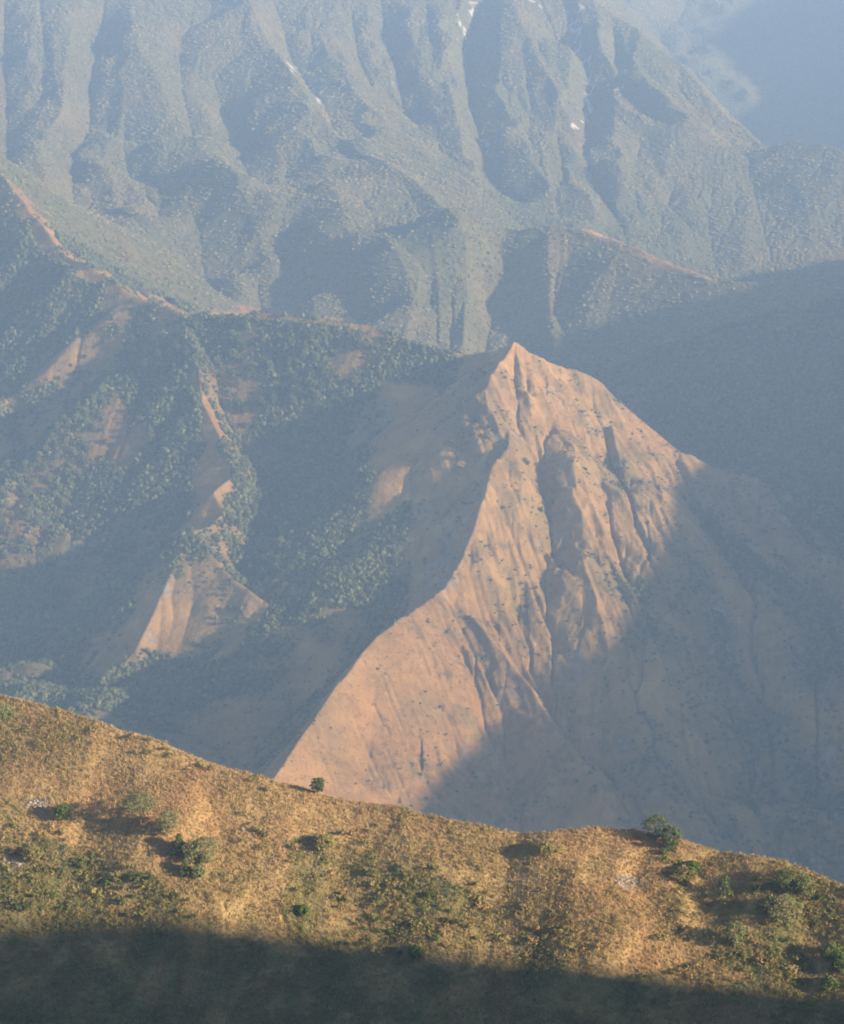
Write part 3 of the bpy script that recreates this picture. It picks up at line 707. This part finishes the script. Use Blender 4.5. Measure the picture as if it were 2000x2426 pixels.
# bare dead trunks on the middle ridge
for u, v, hh, lab in [(441, 808, 19, 'tall bare white dead trunk standing on the middle ridge crest, left'), (593, 795, 15, 'thin bare dead trunk among pines below the middle ridge crest'), (829, 975, 14, 'bare dead trunk at the lower edge of the ridge pines, right'), (817, 780, 9, 'short bare dead trunk on the grassy crest of the middle ridge'), (936, 1483, 8, 'lone pale dead trunk on the shaded edge of the central spur')]:
    p = mt.hit(u, v, 2300)
    if p is None: continue
    o = thing('dead_tree', W3(p, -.3), lab, 'dead tree')
    tv, tf = merge([cyl((0, 0, 0), (hh*.03, 0, hh*.55), .34, .22), cyl((hh*.03, 0, hh*.55), (hh*.02, 0, hh), .22, .06), cyl((hh*.03, 0, hh*.5), (hh*.14, .3, hh*.68), .1, .04, 4), cyl((hh*.03, 0, hh*.7), (-hh*.06, -.3, hh*.82), .1, .03, 4)])
    c = bpy.data.objects.new('trunk', mesh_np('trunk', tv, tf, M_PALEBARK, True)); scene.collection.objects.link(c); c.parent = o
# single trees on the middle spurs
for u, v, hh, wr, lab in [(300, 1545, 12, .55, 'lone rounded tree at the foot of the small sunlit spur'), (370, 1345, 12, .6, 'bushy tree just left of the small spur summit'), (383, 1320, 9, .6, 'small tree on the left shoulder of the small spur summit'),
                          (313, 1345, 6, .7, 'tiny lone tree on the shaded left arm of the small spur'), (148, 1480, 9, .5, 'pale lone tree in the shaded slope at far left'), (100, 1510, 8, .5, 'small pale tree lowest on the shaded slope at far left'),
                          (1127, 850, 9, .6, 'dark pine on the saddle just left of the central peak summit'), (1580, 1058, 5, .9, 'small round tree on the right skyline of the central peak'), (6, 1545, 8, .7, 'half hidden tree at the left edge above the foreground crest'),
                          (1395, 1030, 6, .9, 'small spreading tree high on the peak face'), (1325, 1130, 7, .9, 'spreading tree near the middle gully of the peak face'), (1520, 1210, 7, .9, 'spreading tree on the right part of the sunlit peak face')]:
    p = mt.hit(u, v, 2000)
    if p is None: continue
    ms = tree_meshes('round', hh, hh*wr, int(u), 18, 12, hh*.05, mat=M_PINE, base=.25)
    plant_tree('tree', W3(p, -.3), ms, lab)

# --- foreground trees
for args in [
    ('pine_tree', 332, 1962, 9.6, 8.6, 'pine', .05, .50, M_PALEPINE, 'spreading pine with bare trunk on top of the small foreground spur, casting a long shadow'),
    ('pine_tree', 398, 1985, 7.5, 5.6, 'pine', .04, .25, M_PALEPINE, 'pine just right of the spreading pine on the foreground spur'),
    ('pine_tree', 425, 2032, 6.5, 4.5, 'cone', .0, .12, M_PINE, 'dark green narrow pine in the gully below the spreading pine'),
    ('pine_tree', 452, 2050, 6.8, 5.2, 'pine', .03, .2, M_PALEPINE, 'pale pine second from the right in the foreground gully'),
    ('pine_tree', 486, 2058, 8.8, 6.0, 'pine', .0, .2, M_PALEPINE, 'tallest pale pine at the right end of the foreground gully'),
    ('pine_tree', 440, 2072, 4.2, 3.6, 'cone', .0, .1, M_PINE, 'short dark pine lowest in the foreground gully'),
    ('pine_tree', 470, 2082, 3.8, 3.4, 'round', .0, .1, M_PALEPINE, 'small bushy pine at the bottom of the foreground gully'),
    ('pine_tree', 755, 1866, 4.2, 3.8, 'pine', -.08, .15, M_PINE, 'lone small pine on the foreground crest against the brown spur'),
    ('tree', 1552, 1992, 7.0, 6.2, 'round', .0, .12, M_PINE, 'round dark green tree on the foreground crest'),
    ('tree', 1590, 2012, 6.2, 5.2, 'round', .0, .10, M_PINE, 'smaller round tree just right of the crest tree'),
    ('pine_tree', 1715, 2138, 7.6, 5.8, 'cone', .0, .06, M_PINE, 'dense conical pine standing alone on the right foreground slope'),
    ('pine_tree', 1740, 2250, 7.2, 5.2, 'pine', .0, .2, M_PALEPINE, 'faint pine low on the right foreground slope with dark shadow to its left'),
    ('pine_tree', 1880, 2122, 7.0, 8.0, 'pine', -.12, .35, M_PINE, 'leaning flat topped pine near the right end of the foreground crest'),
    ('pine_tree', 1905, 2136, 6.0, 5.5, 'pine', .06, .3, M_PALEPINE, 'pale pine just right of the leaning flat topped pine'),
    ('tree', 1862, 2190, 7.5, 9.0, 'round', .0, .12, M_PALEPINE, 'wide pale feathery tree below the leaning pine'),
    ('tree', 1825, 2170, 5.0, 5.0, 'round', .0, .12, M_PALEPINE, 'small pale feathery tree left of the wide feathery tree'),
    ('tree', 1640, 2075, 4.0, 4.2, 'round', .0, .05, M_LEAF, 'bright green small tree in the gully below the crest trees'),
    ('tree', 1618, 2088, 4.2, 5.5, 'round', .0, .05, M_OLIVE, 'olive bush tree left of the bright green small tree'),
    ('tree', 1970, 2275, 4.5, 5.5, 'round', .0, .05, M_LEAF, 'bright green leafy tree at the right edge of the sunlit slope'),
    ('tree', 1992, 2300, 4.0, 5.0, 'round', .0, .05, M_LEAF, 'bright green leafy tree cut by the right edge of the photo'),
    ('tree', 1965, 2345, 3.2, 4.5, 'round', .0, .05, M_LEAF, 'lowest bright green bush tree at the edge of the bottom shadow, right'),
    ('tree', 150, 1945, 4.8, 4.2, 'round', .0, .10, M_LEAF, 'small green tree with dark shadow on its left, near the pale rocks'),
    ('tree', 12, 1712, 5.0, 5.0, 'round', .0, .10, M_PALEPINE, 'dull green tree at the left edge just below the crest'),
    ('tree', 1300, 2018, 2.6, 7.0, 'round', .0, .05, M_OLIVE, 'low wide green bush tree just below the bare crest dip'),
    ('tree', 985, 2330-60, 3.4, 4.0, 'round', .0, .05, M_LEAF, 'dark green bush tree just above the bottom shadow, centre'),
    ('tree', 720, 2168, 2.8, 3.6, 'round', .0, .05, M_LEAF, 'green bush tree left of centre above the bottom shadow'),
    ('tree', 768, 2015, 4.2, 5.0, 'round', .0, .05, M_OLIVE, 'green tree in the middle of the foreground slope'),
    ('tree', 80, 2040, 4.2, 5.2, 'round', .0, .05, M_OLIVE, 'green tree beside the lower pale rocks on the left'),
]:
    nm, u, v, h, w, kind, lean, base, mat, lab = args
    p = fg.hit(u, v, 600); dv = 0
    while p is None or p[1] > 830:
        dv += 4; p = fg.hit(u, v+dv, 600)
    if p is None: continue
    ms = tree_meshes(kind, h*1.2, w*1.25, int(u*7+v), 70, 26, 0.24, lean, mat, base)
    plant_tree(nm, W3(p, -.2), ms, lab)

# foreground shrubs that can be told apart
def shrub_mesh(s, mat, n=130):
    r = np.random.default_rng(s); ps = []
    for q in range(6):
        v, f = leaf_cloud(n//6, .42, .42, .36, .11, int(r.integers(1e9)), 0, .3, .5)
        a = r.random()*6.28; ps.append((v+np.array([math.cos(a)*.55*r.random()**.5, math.sin(a)*.55*r.random()**.5, .3+.35*r.random()]), f))
    v, f = merge(ps); return mesh_np('shrub', v, f, mat)
SH = {'green': [shrub_mesh(200+s, M_LEAF) for s in range(3)], 'olive': [shrub_mesh(210+s, M_OLIVE) for s in range(4)], 'dark': [shrub_mesh(220+s, M_PINE) for s in range(3)], 'dry': [shrub_mesh(230+s, M_DRY) for s in range(3)]}
ZONES = [
    ([(0, 2060), (250, 2030), (430, 2110), (500, 2200), (0, 2200)], 70, ['olive', 'green', 'dark', 'olive'], 'olive green shrub in the dense thicket at lower left, above the bottom shadow', 'shrubs of the lower left thicket'),
    ([(0, 1960), (200, 1960), (260, 2030), (0, 2060)], 18, ['olive', 'dry'], 'dull shrub between the pale rocks and the lower left thicket', 'shrubs between the pale rocks and the thicket'),
    ([(60, 1680), (340, 1745), (700, 1870), (650, 1900), (300, 1790), (60, 1740)], 24, ['olive', 'dry', 'olive'], 'straw green shrub along the left half of the foreground crest', 'shrubs along the left crest'),
    ([(540, 1920), (900, 1960), (900, 2020), (560, 2040)], 18, ['olive', 'green', 'dry'], 'olive shrub on the open slope below the lone crest pine', 'shrubs below the lone crest pine'),
    ([(650, 2040), (1050, 2050), (1130, 2150), (1130, 2290), (850, 2290), (660, 2180)], 66, ['olive', 'green', 'olive', 'dark', 'dry'], 'green or olive shrub in the thicket at the middle of the foreground slope', 'shrubs of the middle thicket'),
    ([(1120, 2090), (1300, 2160), (1450, 2250), (1130, 2290)], 22, ['olive', 'dry'], 'brownish olive shrub just above the middle of the bottom shadow', 'shrubs above the middle of the bottom shadow'),
    ([(1560, 2020), (1620, 2010), (1680, 2120), (1600, 2110)], 9, ['olive', 'green'], 'shrub in the gully running down from the crest trees', 'shrubs in the gully below the crest trees'),
    ([(1500, 2140), (1700, 2180), (1900, 2280), (1880, 2350), (1600, 2310)], 30, ['dry', 'olive', 'olive'], 'dry brown or olive shrub on the lower right of the sunlit slope', 'shrubs on the lower right slope'),
    ([(1780, 2090), (2000, 2130), (2000, 2230), (1830, 2240)], 18, ['olive', 'green'], 'green shrub around the feathery trees at the right', 'shrubs around the feathery trees'),
]
for poly, cnt, kinds, lab, grp in ZONES:
    us = [p[0] for p in poly]; vs_ = [p[1] for p in poly]; got = 0; tries = 0
    while got < cnt and tries < 4000:
        tries += 1
        u = random.uniform(min(us), max(us)); v = random.uniform(min(vs_), max(vs_))
        if not inpoly(np.array([u]), np.array([v]), poly)[0]: continue
        p = fg.hit(u, v, 600)
        if p is None: continue
        o = bpy.data.objects.new('shrub', random.choice(SH[random.choice(kinds)])); scene.collection.objects.link(o)
        sc_ = random.uniform(1.3, 2.7); o.location = W3(p, -.15); o.scale = (sc_*1.1, sc_*1.1, sc_*random.uniform(.8, 1.15)); o.rotation_euler[2] = random.uniform(0, 6.28)
        o['label'] = lab; o['category'] = 'shrub'; o['group'] = grp; got += 1

# rocks
def rocks(u, v, n, spread, size, lab, seed):
    r = np.random.default_rng(seed); ps = []; c = fg.hit(u, v, 600)
    if c is None: return
    for q in range(n):
        pp = fg.hit(u+r.normal()*spread[0], v+r.normal()*spread[1], 600)
        if pp is None: continue
        vv, f = ico(); vv = vv*(0.6+.7*r.random((12, 1)))*np.array([1, .8, 1.1])*size*(0.4+r.random())
        ps.append((vv+pp-c, f))
    vv, f = merge(ps)
    o = new_obj('rock_outcrop', mesh_np('rock_outcrop', vv, f, M_ROCK)); o.location = W3(c)
    o['label'] = lab; o['category'] = 'rocks'
rocks(85, 1905, 34, (15, 5), .6, 'pale rock outcrop on the upper left of the foreground slope', 1)
rocks(30, 2048, 26, (11, 4), .6, 'pale rocks at the left edge above the lower left thicket', 2)
rocks(1478, 2092, 26, (11, 4), .5, 'grey rocks in the bare earth scar on the right foreground slope', 3)
rocks(578, 1968, 10, (4, 2.5), .5, 'few pale stones near the middle left of the foreground slope', 4)

# grass and ground cover on the hillside
fvis = fg.visible(0.01)*(np.abs(fg.X/fg.Y) < 0.2)*(fg.Y > 600)
def tuft(seed, n=7):
    r = np.random.default_rng(seed); vs = []
    for q in range(n):
        a = r.random()*6.28; b = np.array([r.normal()*.25, r.normal()*.25, 0]); t = b+np.array([math.cos(a)*.35, math.sin(a)*.35, .7+.5*r.random()])
        s = np.array([-math.sin(a), math.cos(a), 0])*.10; vs += [b-s, b+s, t]
    return np.array(vs), np.arange(3*n).reshape(n, 3)
TT = [tuft(s) for s in range(8)]
NG = 90000
pos, j, i = sample(fg, fvis*(1.0-0.75*fveg), NG, 21)
big = fbm(pos[:, 0], pos[:, 1], 16, 3, 121)[:, None]
tint = mixcol(NG, [(0.45, 0.33, 0.14), (0.39, 0.285, 0.12), (0.33, 0.225, 0.10)], 22)
tint = np.where(big > .15, tint*.5+np.array([.36, .20, .095])*.5, tint)
sz = 0.35+0.5*RNG.random(NG)
scatter_mesh('grass', pos, sz, tint, TT, M_TINT, 'dry straw coloured grass on the foreground hillside')
NU = 52000
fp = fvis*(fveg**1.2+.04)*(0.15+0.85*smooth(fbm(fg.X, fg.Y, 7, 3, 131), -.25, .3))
pos, j, i = sample(fg, fp, NU, 23)
LT2 = [leaf_cloud(36, .95, .95, .65, .17, 300+s, .6, .4, .5) for s in range(8)]
tint = mixcol(NU, [(0.11, 0.135, 0.04), (0.17, 0.185, 0.06), (0.23, 0.22, 0.08), (0.28, 0.22, 0.09)], 24)
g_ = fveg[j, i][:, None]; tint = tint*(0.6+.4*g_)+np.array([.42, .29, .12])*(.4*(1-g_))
sz = 0.32+0.85*RNG.random(NU)**2.0
scatter_mesh('undergrowth', pos-np.array([0, 0, .1]), sz, tint, LT2, M_TINT, 'low olive and brown brush on the foreground hillside')
#VEG-END

# ------------------------------------------------------------------ haze
hz = bpy.data.materials.new('haze'); hz.use_nodes = True; t = hz.node_tree; t.nodes.clear()
ho = t.nodes.new('ShaderNodeOutputMaterial'); pv = t.nodes.new('ShaderNodeVolumePrincipled')
pv.inputs['Color'].default_value = (0.44, 0.67, 1.0, 1); pv.inputs['Density'].default_value = 1.25e-4
pv.inputs['Anisotropy'].default_value = 0.1
t.links.new(pv.outputs[0], ho.inputs['Volume'])
x0, x1, y0, y1, z0, z1 = -5800, 8700, -600, 9900, CAMZ-1010, CAMZ+1150
v = np.array([(x, y, z) for x in (x0, x1) for y in (y0, y1) for z in (z0, z1)], float)
f = np.array([(0, 1, 3, 2), (4, 6, 7, 5), (0, 4, 5, 1), (2, 3, 7, 6), (0, 2, 6, 4), (1, 5, 7, 3)])
ho_ = new_obj('haze', mesh_np('haze', v, f, hz), 'stuff')
ho_['label'] = 'pale blue haze filling the valleys'
print('verts ok', mt.Z.max(), mt.Z.min(), fg.Z.max())
